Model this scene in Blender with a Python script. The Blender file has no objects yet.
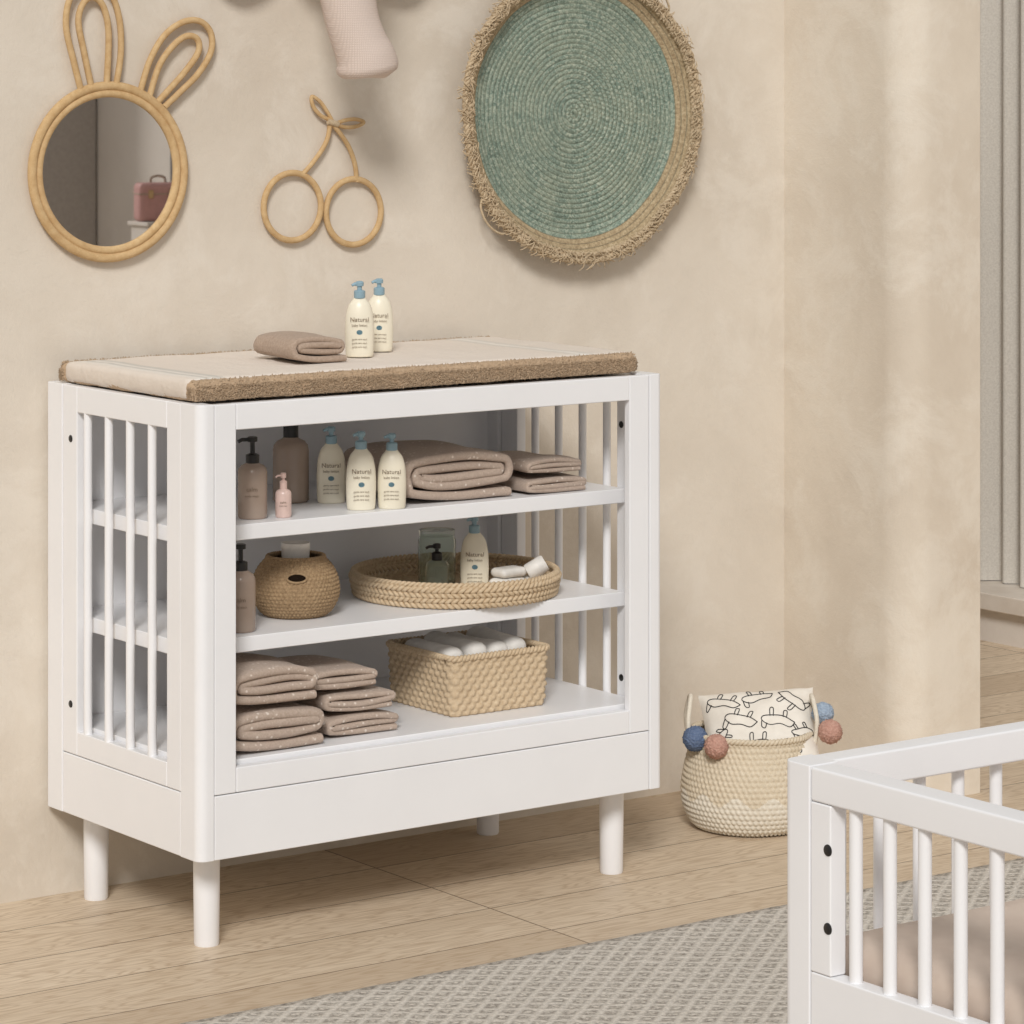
import bpy, bmesh, math, random
from math import sin, cos, pi, radians, sqrt
from mathutils import Vector, Matrix, noise
random.seed(4)
S = bpy.context.scene
COL = S.collection
S.view_settings.view_transform = 'Standard'
S.view_settings.look = 'None'

# ------------------------------------------------------------ materials
def lin(c):
    return tuple(((v/255)/12.92 if v/255 <= .04045 else ((v/255+.055)/1.055)**2.4) for v in c) + (1,)

class NT:
    def __init__(s, name):
        s.m = bpy.data.materials.new(name); s.m.use_nodes = True
        s.t = s.m.node_tree; s.b = s.t.nodes['Principled BSDF']
    def n(s, typ, **kw):
        nd = s.t.nodes.new(typ)
        for k, v in kw.items():
            if k in nd.inputs: nd.inputs[k].default_value = v
            else: setattr(nd, k, v)
        return nd
    def l(s, a, b): s.t.links.new(a, b)
    def coord(s, scale=(1,1,1), rot=(0,0,0)):
        tc = s.n('ShaderNodeTexCoord'); mp = s.n('ShaderNodeMapping')
        mp.inputs['Scale'].default_value = scale; mp.inputs['Rotation'].default_value = rot
        s.l(tc.outputs['Object'], mp.inputs['Vector']); return mp.outputs['Vector']
    def ramp(s, fac, stops):
        r = s.n('ShaderNodeValToRGB'); e = r.color_ramp.elements
        while len(e) > 1: e.remove(e[-1])
        e[0].position = stops[0][0]; e[0].color = stops[0][1]
        for p, c in stops[1:]:
            x = e.new(p); x.color = c
        s.l(fac, r.inputs['Fac']); return r.outputs['Color']
    def mix(s, fac, a, b, mode='MIX'):
        m = s.n('ShaderNodeMix', data_type='RGBA', blend_type=mode)
        for sock, v in ((m.inputs[0], fac), (m.inputs[6], a), (m.inputs[7], b)):
            if hasattr(v, 'links'): s.l(v, sock)
            else: sock.default_value = v
        return m.outputs[2]
    def math(s, op, a, b=0.0):
        m = s.n('ShaderNodeMath', operation=op)
        for sock, v in ((m.inputs[0], a), (m.inputs[1], b)):
            if hasattr(v, 'links'): s.l(v, sock)
            else: sock.default_value = v
        return m.outputs[0]
    def noise(s, vec, scale, detail=4, rough=.55, dist=0):
        t = s.n('ShaderNodeTexNoise'); t.inputs['Scale'].default_value = scale
        t.inputs['Detail'].default_value = detail; t.inputs['Roughness'].default_value = rough
        t.inputs['Distortion'].default_value = dist
        s.l(vec, t.inputs['Vector']); return t.outputs['Fac']
    def bump(s, h, strength, dist=.002):
        b = s.n('ShaderNodeBump'); b.inputs['Strength'].default_value = strength
        b.inputs['Distance'].default_value = dist
        s.l(h, b.inputs['Height']); s.l(b.outputs['Normal'], s.b.inputs['Normal'])
    def base(s, c):
        if hasattr(c, 'links'): s.l(c, s.b.inputs['Base Color'])
        else: s.b.inputs['Base Color'].default_value = c
    def set(s, **kw):
        for k, v in kw.items(): s.b.inputs[k.replace('_', ' ')].default_value = v
        return s.m

def simple(name, rgb, rough=.5, rgb2=None, nscale=60, bump=0, bdist=.001, **kw):
    m = NT(name); v = m.coord()
    f = m.noise(v, nscale)
    c2 = rgb2 or tuple(min(255, x*.93) for x in rgb)
    m.base(m.ramp(f, [(.3, lin(c2)), (.7, lin(rgb))]))
    if bump: m.bump(f, bump, bdist)
    m.set(Roughness=rough); 
    for k, x in kw.items(): m.b.inputs[k.replace('_', ' ')].default_value = x
    return m.m

def plaster(name, a, b, c):
    m = NT(name); v = m.coord()
    big = m.noise(v, 1.5, 6, .62, .3); med = m.noise(v, 5, 10, .72, .35); fine = m.noise(v, 110, 4, .6)
    col = m.ramp(big, [(.36, lin(b)), (.60, lin(a))])
    blot = m.ramp(med, [(.49, (0,0,0,1)), (.60, (1,1,1,1))])
    col = m.mix(m.math('MULTIPLY', blot, .42), col, lin(c))
    scr = m.noise(v, 18, 9, .82, .4)
    pits = m.ramp(scr, [(.56, (0,0,0,1)), (.70, (1,1,1,1))])
    col = m.mix(m.math('MULTIPLY', pits, .20), col, lin(tuple(x*.88 for x in a)))
    m.base(col)
    h = m.math('ADD', m.math('ADD', m.math('MULTIPLY', med, 1.0), m.math('MULTIPLY', scr, .35)), m.math('MULTIPLY', fine, .12))
    m.bump(h, .36, .008); m.set(Roughness=.93)
    m.b.inputs['Specular IOR Level'].default_value = .15
    return m.m

M = {}
M['wall'] = plaster('plaster_beige', (223,213,199), (210,199,184), (231,223,211))
M['wall2'] = plaster('plaster_beige_side', (224,213,197), (208,195,178), (232,224,211))
M['wallr'] = plaster('plaster_light', (222,214,205), (213,205,196), (226,219,211))
M['white'] = simple('white_lacquer', (241,241,243), .38, (238,238,240), 8)
M['black'] = simple('black_plastic', (28,27,27), .4)
M['hole'] = simple('painted_hole_shade', (34,26,20), 1.0, Specular_IOR_Level=0.0)  # matte dark colour standing in for shade inside the basket handle

def wood_floor():
    m = NT('oak_planks'); v = m.coord()
    br = m.n('ShaderNodeTexBrick'); br.offset = .37; br.offset_frequency = 1
    br.inputs['Scale'].default_value = 1
    br.inputs['Brick Width'].default_value = 1.35; br.inputs['Row Height'].default_value = .19
    br.inputs['Mortar Size'].default_value = .0018; br.inputs['Mortar Smooth'].default_value = .1
    br.inputs['Color1'].default_value = (0,0,0,1); br.inputs['Color2'].default_value = (1,1,1,1)
    br.inputs['Mortar'].default_value = (.5,.5,.5,1)
    m.l(v, br.inputs['Vector'])
    add = m.n('ShaderNodeVectorMath', operation='MULTIPLY_ADD')
    m.l(br.outputs['Color'], add.inputs[0]); add.inputs[1].default_value = (7,3,5); m.l(v, add.inputs[2])
    mp = m.n('ShaderNodeMapping'); mp.inputs['Scale'].default_value = (.9, 6, 1); m.l(add.outputs[0], mp.inputs['Vector'])
    g = m.noise(mp.outputs[0], 2.0, 3, .5)
    rings = m.math('FRACT', m.math('MULTIPLY', g, 22))
    rings = m.math('ABSOLUTE', m.math('SUBTRACT', rings, .5))
    mp2 = m.n('ShaderNodeMapping'); mp2.inputs['Scale'].default_value = (4, 90, 1); m.l(add.outputs[0], mp2.inputs['Vector'])
    fib = m.noise(mp2.outputs[0], 2, 4, .6)
    col = m.ramp(br.outputs['Color'], [(0, lin((198,179,155))), (.5, lin((220,203,180))), (1, lin((211,193,169)))])
    col = m.mix(m.math('MULTIPLY', m.ramp(rings, [(.0, (1,1,1,1)), (.28, (0,0,0,1))]), .55), col, lin((168,142,113)))
    col = m.mix(m.math('MULTIPLY', m.ramp(fib, [(.35, (1,1,1,1)), (.6, (0,0,0,1))]), .40), col, lin((178,155,128)))
    col = m.mix(m.math('MULTIPLY', br.outputs['Fac'], .85), col, lin((105,86,68)))
    m.base(col); m.bump(fib, .08, .001); m.set(Roughness=.5)
    m.b.inputs['Specular IOR Level'].default_value = .3
    return m.m
M['floor'] = wood_floor()

def rug_mat():
    m = NT('wool_rug_diamond'); v = m.coord((1,1,1), (0,0,radians(0)))
    sx = m.n('ShaderNodeSeparateXYZ'); m.l(v, sx.inputs[0])
    wob = m.math('MULTIPLY', m.noise(v, 45, 3), .020)
    X = m.math('ADD', sx.outputs[0], wob); Y = m.math('ADD', sx.outputs[1], wob)
    k = 1/.042
    def tri(a, b, sgn):
        q = m.math('ADD', m.math('MULTIPLY', a, k*.8), m.math('MULTIPLY', b, sgn*k))
        q = m.math('FRACT', q); return m.math('ABSOLUTE', m.math('SUBTRACT', q, .5))
    a = tri(X, Y, 1); b = tri(X, Y, -1)
    d = m.math('MINIMUM', a, b)
    loops = m.noise(v, 120, 3, .75)
    dd = m.math('ADD', d, m.math('MULTIPLY', m.math('SUBTRACT', loops, .5), .55))
    col = m.ramp(dd, [(.05, lin((226,219,209))), (.17, lin((206,198,187))), (.22, lin((140,133,124))), (.32, lin((166,158,148))), (.44, lin((210,202,191)))])
    sp = m.ramp(loops, [(.4, lin((146,138,128))), (.6, lin((232,225,214)))])
    col = m.mix(.4, col, sp)
    m.base(col)
    h = m.math('SUBTRACT', m.math('MULTIPLY', loops, .9), d)
    m.bump(h, .9, .008); m.set(Roughness=.95); return m.m
M['rug'] = rug_mat()

def fibre(name, c1, c2, scale=(1,1,1), ns=180):
    m = NT(name); v = m.coord(scale)
    f = m.noise(v, ns, 4, .7); g = m.noise(v, 14, 3)
    col = m.ramp(f, [(.3, lin(c1)), (.7, lin(c2))])
    col = m.mix(m.math('MULTIPLY', g, .35), col, lin(tuple(x*.85 for x in c1)))
    m.base(col); m.bump(f, .4, .001); m.set(Roughness=.8); return m.m
M['seagrass'] = fibre('seagrass_natural', (178,154,122), (218,200,170))
M['tray'] = fibre('water_hyacinth_light', (194,168,134), (224,204,174))
M['seagrass_dark'] = fibre('seagrass_brown', (134,108,78), (184,156,120))
M['straw'] = fibre('straw_cream', (206,190,164), (230,218,197))
M['rattan'] = fibre('rattan_cane', (194,158,110), (218,188,142), ns=60)
M['terry'] = fibre('terry_brown', (176,149,120), (204,179,150), ns=260)
def towel_mat(name, a, b, dots=True):
    m = NT(name); v = m.coord()
    f = m.noise(v, 220, 4, .7)
    col = m.ramp(f, [(.3, lin(b)), (.7, lin(a))])
    if dots:
        vo = m.n('ShaderNodeTexVoronoi'); vo.inputs['Scale'].default_value = 75; m.l(v, vo.inputs['Vector'])
        msk = m.ramp(vo.outputs['Distance'], [(.12, (1,1,1,1)), (.24, (0,0,0,1))])
        col = m.mix(m.math('MULTIPLY', msk, .75), col, lin((226,215,204)))
    m.base(col); m.bump(f, .5, .0015); m.set(Roughness=.95)
    m.b.inputs['Sheen Weight'].default_value = .1
    return m.m
M['towel'] = towel_mat('towel_mauve_dotted', (190,172,158), (169,150,135))
M['towel2'] = towel_mat('towel_taupe', (182,162,145), (157,136,119), False)
M['lotion'] = simple('lotion_bottle_cream', (238,231,212), .35, (234,226,205), 10)
M['cap'] = simple('cap_blue', (146,176,190), .35)
M['label'] = simple('label_ink', (130,110,90), .6)
M['labelb'] = simple('label_ink_blue', (130,170,185), .6)
M['amber'] = simple('frosted_mauve_bottle', (168,150,136), .22, (153,134,120), 12)
M['pink'] = simple('pink_mist_bottle', (224,196,186), .3)
M['pinkcap'] = simple('pink_mist_cap', (222,192,182), .35)
M['soap'] = simple('white_soap', (240,236,230), .5)
M['diaper'] = simple('white_cloth', (238,235,230), .9, (222,218,212), 40, .3)
M['pillow'] = simple('pillow_white', (238,232,222), .9, (228,221,210), 30, .3)
M['ink'] = simple('black_ink', (40,38,38), .8)
M['knit_blue'] = simple('pompom_blue', (112,128,156), .95, (84,102,134), 200)
M['knit_pink'] = simple('pompom_rose', (200,160,144), .95, (176,132,118), 200)
M['knit_grey'] = simple('pompom_light_blue', (170,185,200), .95, (140,155,175), 200)
M['sill'] = simple('sill_stone', (222,213,202), .6, (208,197,184), 12)
M['case'] = simple('suitcase_rose', (200,152,146), .5)
M['mirror_block'] = simple('mirror_block_grey', (178,171,164), .6)  # grey for the added block that darkens the mirror reflection
def sheet():
    m = NT('sheet_beige'); v = m.coord()
    w = m.noise(v, 12, 3)
    vo = m.n('ShaderNodeTexVoronoi'); vo.inputs['Scale'].default_value = 16; m.l(v, vo.inputs['Vector'])
    msk = m.ramp(vo.outputs['Distance'], [(.07, (1,1,1,1)), (.10, (0,0,0,1))])
    col = m.ramp(w, [(.3, lin((194,176,162))), (.7, lin((206,190,176)))])
    col = m.mix(m.math('MULTIPLY', msk, .5), col, lin((168,146,130)))
    m.base(col); m.set(Roughness=.9); return m.m
M['sheet'] = sheet()
def glass():
    m = NT('jar_glass')
    m.base((.86,.93,.88,1)); m.set(Roughness=.03); m.b.inputs['Transmission Weight'].default_value = .95
    m.b.inputs['IOR'].default_value = 1.2
    return m.m
M['glass'] = glass()
def mirror():
    m = NT('mirror_silver'); m.base((.78,.77,.76,1)); m.set(Roughness=.015, Metallic=1.0); return m.m
M['mirror'] = mirror()
def knit(name, a, b):
    m = NT(name); v = m.coord((1,1,1))
    w = m.n('ShaderNodeTexWave'); w.inputs['Scale'].default_value = 95; w.inputs['Distortion'].default_value = 1.6
    w.bands_direction = 'Z'; m.l(v, w.inputs['Vector'])
    w2 = m.n('ShaderNodeTexWave'); w2.inputs['Scale'].default_value = 95; w2.inputs['Distortion'].default_value = 1.6
    w2.bands_direction = 'X'; m.l(v, w2.inputs['Vector'])
    h = m.math('MULTIPLY', w.outputs['Fac'], w2.outputs['Fac'])
    m.base(m.ramp(h, [(0, lin(b)), (.7, lin(a))])); m.bump(h, .4, .002); m.set(Roughness=.95); return m.m
M['knit'] = knit('knit_cream_pink', (220,204,194), (205,188,177))
M['knit_ear'] = knit('knit_rose', (196,172,162), (176,150,140))
def cover():
    m = NT('muslin_cover_striped'); v = m.coord()
    sx = m.n('ShaderNodeSeparateXYZ'); m.l(v, sx.inputs[0])
    x = m.math('ADD', sx.outputs[0], m.math('MULTIPLY', m.noise(v, 10, 3), .010))
    mr = m.n('ShaderNodeMapRange'); m.l(x, mr.inputs[0]); mr.inputs[1].default_value = -.5; mr.inputs[2].default_value = .5
    A = lin((228,218,207)); G = lin((200,197,190)); W = lin((236,231,223)); P = lin((212,200,188))
    col = m.ramp(mr.outputs[0], [(0, P), (.02, A), (.04, W), (.055, G), (.062, W), (.078, G), (.095, A), (.5, lin((231,221,211))),
                                 (.855, A), (.872, lin((214,208,199))), (.885, W), (.905, lin((214,208,199))), (.92, A), (.98, A)])
    f = m.noise(v, 90, 4); g = m.noise(v, 16, 4, .6, .5)
    col = m.mix(m.math('MULTIPLY', f, .25), col, lin((206,193,180)))
    m.base(col); m.bump(m.math('ADD', m.math('MULTIPLY', f, .3), g), .6, .007); m.set(Roughness=.95); return m.m
M['cover'] = cover()
def disc_mat():
    m = NT('seagrass_green_wallbasket'); v = m.coord()
    ln = m.n('ShaderNodeVectorMath', operation='LENGTH'); 
    sc = m.n('ShaderNodeVectorMath', operation='MULTIPLY'); sc.inputs[1].default_value = (1,0,1)
    m.l(v, sc.inputs[0]); m.l(sc.outputs[0], ln.inputs[0]); r = ln.outputs['Value']
    n1 = m.noise(v, 150, 4, .8); n2 = m.noise(v, 22, 4, .7)
    r2 = m.math('ADD', r, m.math('MULTIPLY', m.math('SUBTRACT', n2, .5), .004))
    green = m.ramp(n1, [(.32, lin((88,106,96))), (.5, lin((134,152,138))), (.66, lin((192,198,180)))])
    green = m.mix(m.math('MULTIPLY', m.ramp(n2, [(.4,(0,0,0,1)),(.7,(1,1,1,1))]), .40), green, lin((172,176,154)))
    nat = m.ramp(n1, [(.32, lin((146,124,94))), (.6, lin((194,174,140))), (.75, lin((218,203,174)))])
    msk = m.math('GREATER_THAN', r2, .262)
    col = m.mix(msk, green, nat)
    fr = m.math('FRACT', m.math('MULTIPLY', r, 1/.0105))
    gap = m.ramp(m.math('ABSOLUTE', m.math('SUBTRACT', fr, .5)), [(.34,(0,0,0,1)),(.5,(1,1,1,1))])
    col = m.mix(m.math('MULTIPLY', gap, .6), col, lin((90,92,76)))
    m.base(col); m.bump(n1, .8, .004); m.set(Roughness=.85); return m.m
M['disc'] = disc_mat()
def curtain_mat(name, a, b):
    m = NT(name); v = m.coord()
    f = m.noise(v, 200, 3)
    m.base(m.ramp(f, [(.3, lin(b)), (.7, lin(a))])); m.set(Roughness=.9)
    return m.m
M['curtain'] = curtain_mat('linen_curtain', (208,203,194), (192,186,177))
M['curtain_dark'] = curtain_mat('linen_curtain_grey', (140,134,128), (120,115,110))

# ------------------------------------------------------------ geometry helpers
def group(name, loc=(0,0,0), rz=0, rx=0, ry=0):
    e = bpy.data.objects.new(name, None); e.empty_display_size = .05
    e.location = loc; e.rotation_euler = (rx, ry, rz); COL.objects.link(e); return e

def mk(name, verts, faces, mat, parent=None, world=False, smooth=True, angle=40, wn=False, loc=None):
    me = bpy.data.meshes.new(name)
    if parent is not None and world:
        o = parent.location; verts = [(v[0]-o[0], v[1]-o[1], v[2]-o[2]) for v in verts]
    me.from_pydata([tuple(v) for v in verts], [], faces); me.update()
    bm = bmesh.new(); bm.from_mesh(me); bmesh.ops.recalc_face_normals(bm, faces=bm.faces); bm.to_mesh(me); bm.free()
    if smooth:
        me.polygons.foreach_set('use_smooth', [True]*len(me.polygons))
        if angle: me.set_sharp_from_angle(angle=radians(angle))
    me.materials.append(M[mat] if isinstance(mat, str) else mat)
    ob = bpy.data.objects.new(name, me); COL.objects.link(ob)
    if parent is not None: ob.parent = parent
    if loc is not None: ob.location = loc
    if wn:
        w = ob.modifiers.new('wn', 'WEIGHTED_NORMAL'); w.keep_sharp = True
    return ob

def box(name, x0,x1,y0,y1,z0,z1, mat, parent=None, bev=.002, world=True, seg=2):
    bm = bmesh.new(); bmesh.ops.create_cube(bm, size=1)
    for v in bm.verts:
        v.co = Vector((x0 if v.co.x<0 else x1, y0 if v.co.y<0 else y1, z0 if v.co.z<0 else z1))
    if bev: bmesh.ops.bevel(bm, geom=list(bm.edges), offset=bev, segments=seg, profile=.5, affect='EDGES')
    bm.verts.ensure_lookup_table(); bm.verts.index_update()
    vs = [v.co.copy() for v in bm.verts]; fs = [[v.index for v in f.verts] for f in bm.faces]; bm.free()
    return mk(name, vs, fs, mat, parent, world, True, 50, True)

def prism(name, poly, z0, z1, mat, parent=None, world=True, bev=.0015):
    n = len(poly)
    vs = [(x,y,z0) for x,y in poly]+[(x,y,z1) for x,y in poly]
    fs = [list(range(n))[::-1], list(range(n,2*n))]+[[i,(i+1)%n,n+(i+1)%n,n+i] for i in range(n)]
    ob = mk(name, vs, fs, mat, parent, world, True, 35)
    if bev:
        b = ob.modifiers.new('b','BEVEL'); b.width = bev; b.segments = 2; b.limit_method='ANGLE'; b.angle_limit=radians(50)
        w = ob.modifiers.new('wn','WEIGHTED_NORMAL')
    return ob

def round_rect(x0,x1,y0,y1, radii, n=10):
    out = []
    cs = [(x0,y0,pi,radii[0],1,1),(x1,y0,1.5*pi,radii[1],-1,1),(x1,y1,0,radii[2],-1,-1),(x0,y1,.5*pi,radii[3],1,-1)]
    for cx,cy,a0,r,sx,sy in cs:
        if r <= 0: out.append((cx,cy)); continue
        ox, oy = cx+sx*r, cy+sy*r
        for i in range(n+1):
            a = a0+i/n*pi/2; out.append((ox+r*cos(a), oy+r*sin(a)))
    return out

def lathe(name, prof, mat, parent=None, seg=40, sx=1, sy=1, loc=None, world=False, angle=40):
    vs=[]; fs=[]
    for r,z in prof:
        for i in range(seg):
            a=2*pi*i/seg; vs.append((r*cos(a)*sx, r*sin(a)*sy, z))
    for j in range(len(prof)-1):
        for i in range(seg):
            fs.append([j*seg+i, j*seg+(i+1)%seg, (j+1)*seg+(i+1)%seg, (j+1)*seg+i])
    if prof[0][0] > 0: fs.append(list(range(seg))[::-1])
    if prof[-1][0] > 0: fs.append([(len(prof)-1)*seg+i for i in range(seg)])
    return mk(name, vs, fs, mat, parent, world, True, angle, loc=loc)

def catmull(pts, sub=8, closed=False):
    P = [Vector(p) for p in pts]; n=len(P); out=[]
    rng = range(n if closed else n-1)
    for i in rng:
        if closed: p0,p1,p2,p3 = P[(i-1)%n],P[i],P[(i+1)%n],P[(i+2)%n]
        else: p0,p1,p2,p3 = P[max(i-1,0)],P[i],P[i+1],P[min(i+2,n-1)]
        for k in range(sub):
            t=k/sub
            out.append(.5*((2*p1)+(-p0+p2)*t+(2*p0-5*p1+4*p2-p3)*t*t+(-p0+3*p1-3*p2+p3)*t**3))
    if not closed: out.append(P[-1])
    return out

def tube_geo(pts, r, closed=False, seg=10):
    P=[Vector(p) for p in pts]; n=len(P)
    R = r if isinstance(r,(list,tuple)) else [r]*n
    vs=[]; fs=[]
    up=Vector((0,0,1))
    prev=None
    for i in range(n):
        a=P[(i-1)%n] if (closed or i>0) else P[i]; b=P[(i+1)%n] if (closed or i<n-1) else P[i]
        t=(b-a).normalized()
        if prev is None:
            nn = t.cross(Vector((0,1,0)))
            if nn.length<.1: nn=t.cross(up)
            nn.normalize()
        else:
            nn = prev - t*prev.dot(t); nn.normalize()
        prev=nn; bb=t.cross(nn)
        for k in range(seg):
            an=2*pi*k/seg; vs.append(P[i]+(nn*cos(an)+bb*sin(an))*R[i])
    m = n if closed else n-1
    for i in range(m):
        j=(i+1)%n
        for k in range(seg):
            fs.append([i*seg+k, i*seg+(k+1)%seg, j*seg+(k+1)%seg, j*seg+k])
    if not closed:
        fs.append([k for k in range(seg)][::-1]); fs.append([(n-1)*seg+k for k in range(seg)])
    return vs, fs

def tube(name, pts, r, mat, parent=None, closed=False, seg=10, world=False):
    vs,fs=tube_geo(pts,r,closed,seg)
    return mk(name, vs, fs, mat, parent, world, True, 60)

def tubes(name, list_pts, r, mat, parent=None, closed=False, seg=6, world=False):
    V=[];F=[]
    for p in list_pts:
        vs,fs=tube_geo(p,r,closed,seg); o=len(V); V+=vs; F+=[[i+o for i in f] for f in fs]
    return mk(name, V, F, mat, parent, world, True, 60)

def softbox(name, hx,hy,hz, r, res, mat, parent=None, disp=None, loc=None, rz=0):
    bm=bmesh.new()
    def grid(ax):
        h=[hx,hy,hz]; u,v=[i for i in range(3) if i!=ax]
        nu=max(2,int(2*h[u]/res)); nv=max(2,int(2*h[v]/res))
        for s in (-1,1):
            g=[]
            for i in range(nu+1):
                row=[]
                for j in range(nv+1):
                    p=[0,0,0]; p[ax]=s*h[ax]; p[u]=-h[u]+2*h[u]*i/nu; p[v]=-h[v]+2*h[v]*j/nv
                    row.append(bm.verts.new(p))
                g.append(row)
            for i in range(nu):
                for j in range(nv):
                    bm.faces.new((g[i][j],g[i+1][j],g[i+1][j+1],g[i][j+1]))
    for ax in range(3): grid(ax)
    bmesh.ops.remove_doubles(bm, verts=bm.verts, dist=1e-5)
    H=Vector((hx,hy,hz)); r=min(r,hx,hy,hz)
    for v in bm.verts:
        q=Vector([max(-H[i]+r,min(H[i]-r,v.co[i])) for i in range(3)])
        d=v.co-q
        if d.length>1e-9: d.normalize(); v.co=q+d*r
        else: d=Vector((0,0,1))
        if disp: v.co += disp(v.co, d)
    vs=[v.co.copy() for v in bm.verts]; bm.verts.index_update(); fs=[[v.index for v in f.verts] for f in bm.faces]; bm.free()
    ob=mk(name,vs,fs,mat,parent,False,True,0,loc=loc); ob.rotation_euler[2]=rz
    return ob

def perim_circle(R, n, sx=1, sy=1):
    out=[]
    for i in range(n):
        a=2*pi*i/n; nn=Vector((cos(a)/sx, sin(a)/sy,0)).normalized()
        out.append((Vector((R*cos(a)*sx,R*sin(a)*sy,0)), nn))
    return out
def perim_rect(hx,hy,r,n):
    pts=round_rect(-hx,hx,-hy,hy,(r,r,r,r),8)
    P=[Vector((x,y,0)) for x,y in pts]; L=[0]
    for i in range(len(P)): L.append(L[-1]+(P[(i+1)%len(P)]-P[i]).length)
    out=[]; k=0
    for i in range(n):
        s=L[-1]*i/n
        while L[k+1]<s: k+=1
        a=P[k]; b=P[(k+1)%len(P)]; t=(s-L[k])/max(1e-9,(L[k+1]-L[k]))
        p=a.lerp(b,t); q=Vector((max(-hx+r,min(hx-r,p.x)),max(-hy+r,min(hy-r,p.y)),0)); nn=(p-q)
        nn = nn.normalized() if nn.length>1e-7 else Vector((1,0,0))
        out.append((p,nn))
    return out
def interp(prof, t):
    L=[0]
    for a,b in zip(prof,prof[1:]): L.append(L[-1]+sqrt((a[0]-b[0])**2+(a[1]-b[1])**2))
    s=t*L[-1]
    for i in range(len(prof)-1):
        if s<=L[i+1]+1e-9:
            f=(s-L[i])/(L[i+1]-L[i]); return prof[i][0]+(prof[i+1][0]-prof[i][0])*f, prof[i][1]+(prof[i+1][1]-prof[i][1])*f
    return prof[-1]
def woven(name, per, prof, rows, n, amp, mat, parent=None, slant=0.0, mats=None, floor=True, sub=5, vmod=.45):
    N=len(per); vs=[];fs=[]; T=rows*sub; prof=[(p[0],p[1]) for p in catmull([(a,b,0) for a,b in prof],6)]
    for j in range(T+1):
        t=j/T; o,z=interp(prof,t); row=min(rows-1,int(t*rows-1e-9)); f=t*rows-row
        o2,z2=interp(prof,min(1,t+.01)); o1,z1=interp(prof,max(0,t-.01))
        dz=z2-z1; do=o2-o1; l=sqrt(dz*dz+do*do) or 1; nz=-do/l; no=dz/l
        for i,(p,nn) in enumerate(per):
            u=i/N*2*pi
            e=amp*(abs(sin(pi*f))**.6)*((1-vmod)+vmod*sin(n*u+row*pi+slant*(f-.5)*pi))
            q=p+nn*(o+e*no); vs.append((q.x,q.y,z+e*nz))
    for j in range(T):
        for i in range(N):
            fs.append([j*N+i,j*N+(i+1)%N,(j+1)*N+(i+1)%N,(j+1)*N+i])
    if floor: fs.append(list(range(N)))
    ob=mk(name,vs,fs,mat,parent,False,True,0)
    if mats:
        for m in mats[0]: ob.data.materials.append(M[m])
        for pl in ob.data.polygons: pl.material_index = mats[1](pl.center)
    return ob
def braid(name, per, z, o, r, twists, mat, parent=None, strands=2, k=.55):
    L=[]
    for s in range(strands):
        pts=[]
        for i,(p,nn) in enumerate(per):
            a=twists*2*pi*i/len(per)+2*pi*s/strands
            q=p+nn*(o+r*k*cos(a)); pts.append((q.x,q.y,z+r*k*sin(a)))
        L.append(pts)
    return tubes(name,L,r*.62,mat,parent,True,8)

def folded(name, w, d, h, turns, mat, parent=None, loc=(0,0,0), rz=0, wob=.004, seed=0, flip=False):
    """cloth folded and rolled flat: a thick ribbon following a flattened spiral (section in XZ), run along Y.
    The spiral ends (the visible layered folds) face -y/+y."""
    th=h/(2*turns); bmax=h/2-th/2; pts=[]
    tot=turns-.30
    N=int(tot*60)
    for i in range(N+1):
        q=i/N; ang=-pi/2-(1-q)*tot*2*pi
        b=max(bmax-(1-q)*tot*th, th*.35)
        a=w/2-th/2-(bmax-b)
        c=cos(ang); x=(a-b)*max(-1,min(1,1.5*c))+b*c; z=b*sin(ang)
        pts.append((x,z,q))
    for f in (.2,.4,.6,.8): pts.append((w/2*f,-bmax,1))
    n=len(pts); nor=[]
    for i in range(n):
        a=pts[max(0,i-1)]; b=pts[min(n-1,i+1)]; dx=b[0]-a[0]; dz=b[1]-a[1]; l=sqrt(dx*dx+dz*dz) or 1
        nor.append((-dz/l,dx/l))
    ht=th*.38
    st=[(-d/2,.35),(-d/2+ht*.25,.75),(-d/2+ht*.7,1.0)]+[(-d/2+ht*.7+(d-1.4*ht)*k/12,1.0) for k in range(1,12)]+[(d/2-ht*.7,1.0),(d/2-ht*.25,.75),(d/2,.35)]
    vs=[];fs=[]
    sg=-1 if flip else 1
    for y,kk in st:
        for side in (-1,1):
            for i,(x,z,q) in enumerate(pts):
                stag=.006*noise.noise(Vector((q*turns*2.2+seed,seed*1.7,3)))*(1 if y<0 else -1)
                n1=noise.noise(Vector((x*8+seed*7.3,y*8,z*8+seed)))
                n2=noise.noise(Vector((x*10+seed*3.3+9,y*12,z*30+seed)))
                sag=-.08*h*(abs(x)/(w/2))**3 if z>0 else 0
                X=x+nor[i][0]*ht*side*kk+n2*wob*.9; Z=h/2+z+nor[i][1]*ht*side*kk+n1*wob*(1 if z>-bmax*.6 else .1)+n2*wob*.35*(1 if abs(z)<bmax*.8 else .3)+sag
                vs.append((sg*X, y+stag+n2*wob*.8, max(Z,.0003)))
    R=2*n
    for j in range(len(st)-1):
        for i in range(n-1):
            fs.append([j*R+i,j*R+i+1,(j+1)*R+i+1,(j+1)*R+i])
            fs.append([j*R+n+i+1,j*R+n+i,(j+1)*R+n+i,(j+1)*R+n+i+1])
        for e in (0,n-1): fs.append([j*R+e,(j+1)*R+e,(j+1)*R+n+e,j*R+n+e])
    for j in (0,len(st)-1):
        for i in range(n-1): fs.append([j*R+i,j*R+i+1,j*R+n+i+1,j*R+n+i])
    ob=mk(name,vs,fs,mat,parent,False,True,70,loc=loc); ob.rotation_euler[2]=rz
    return ob

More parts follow.
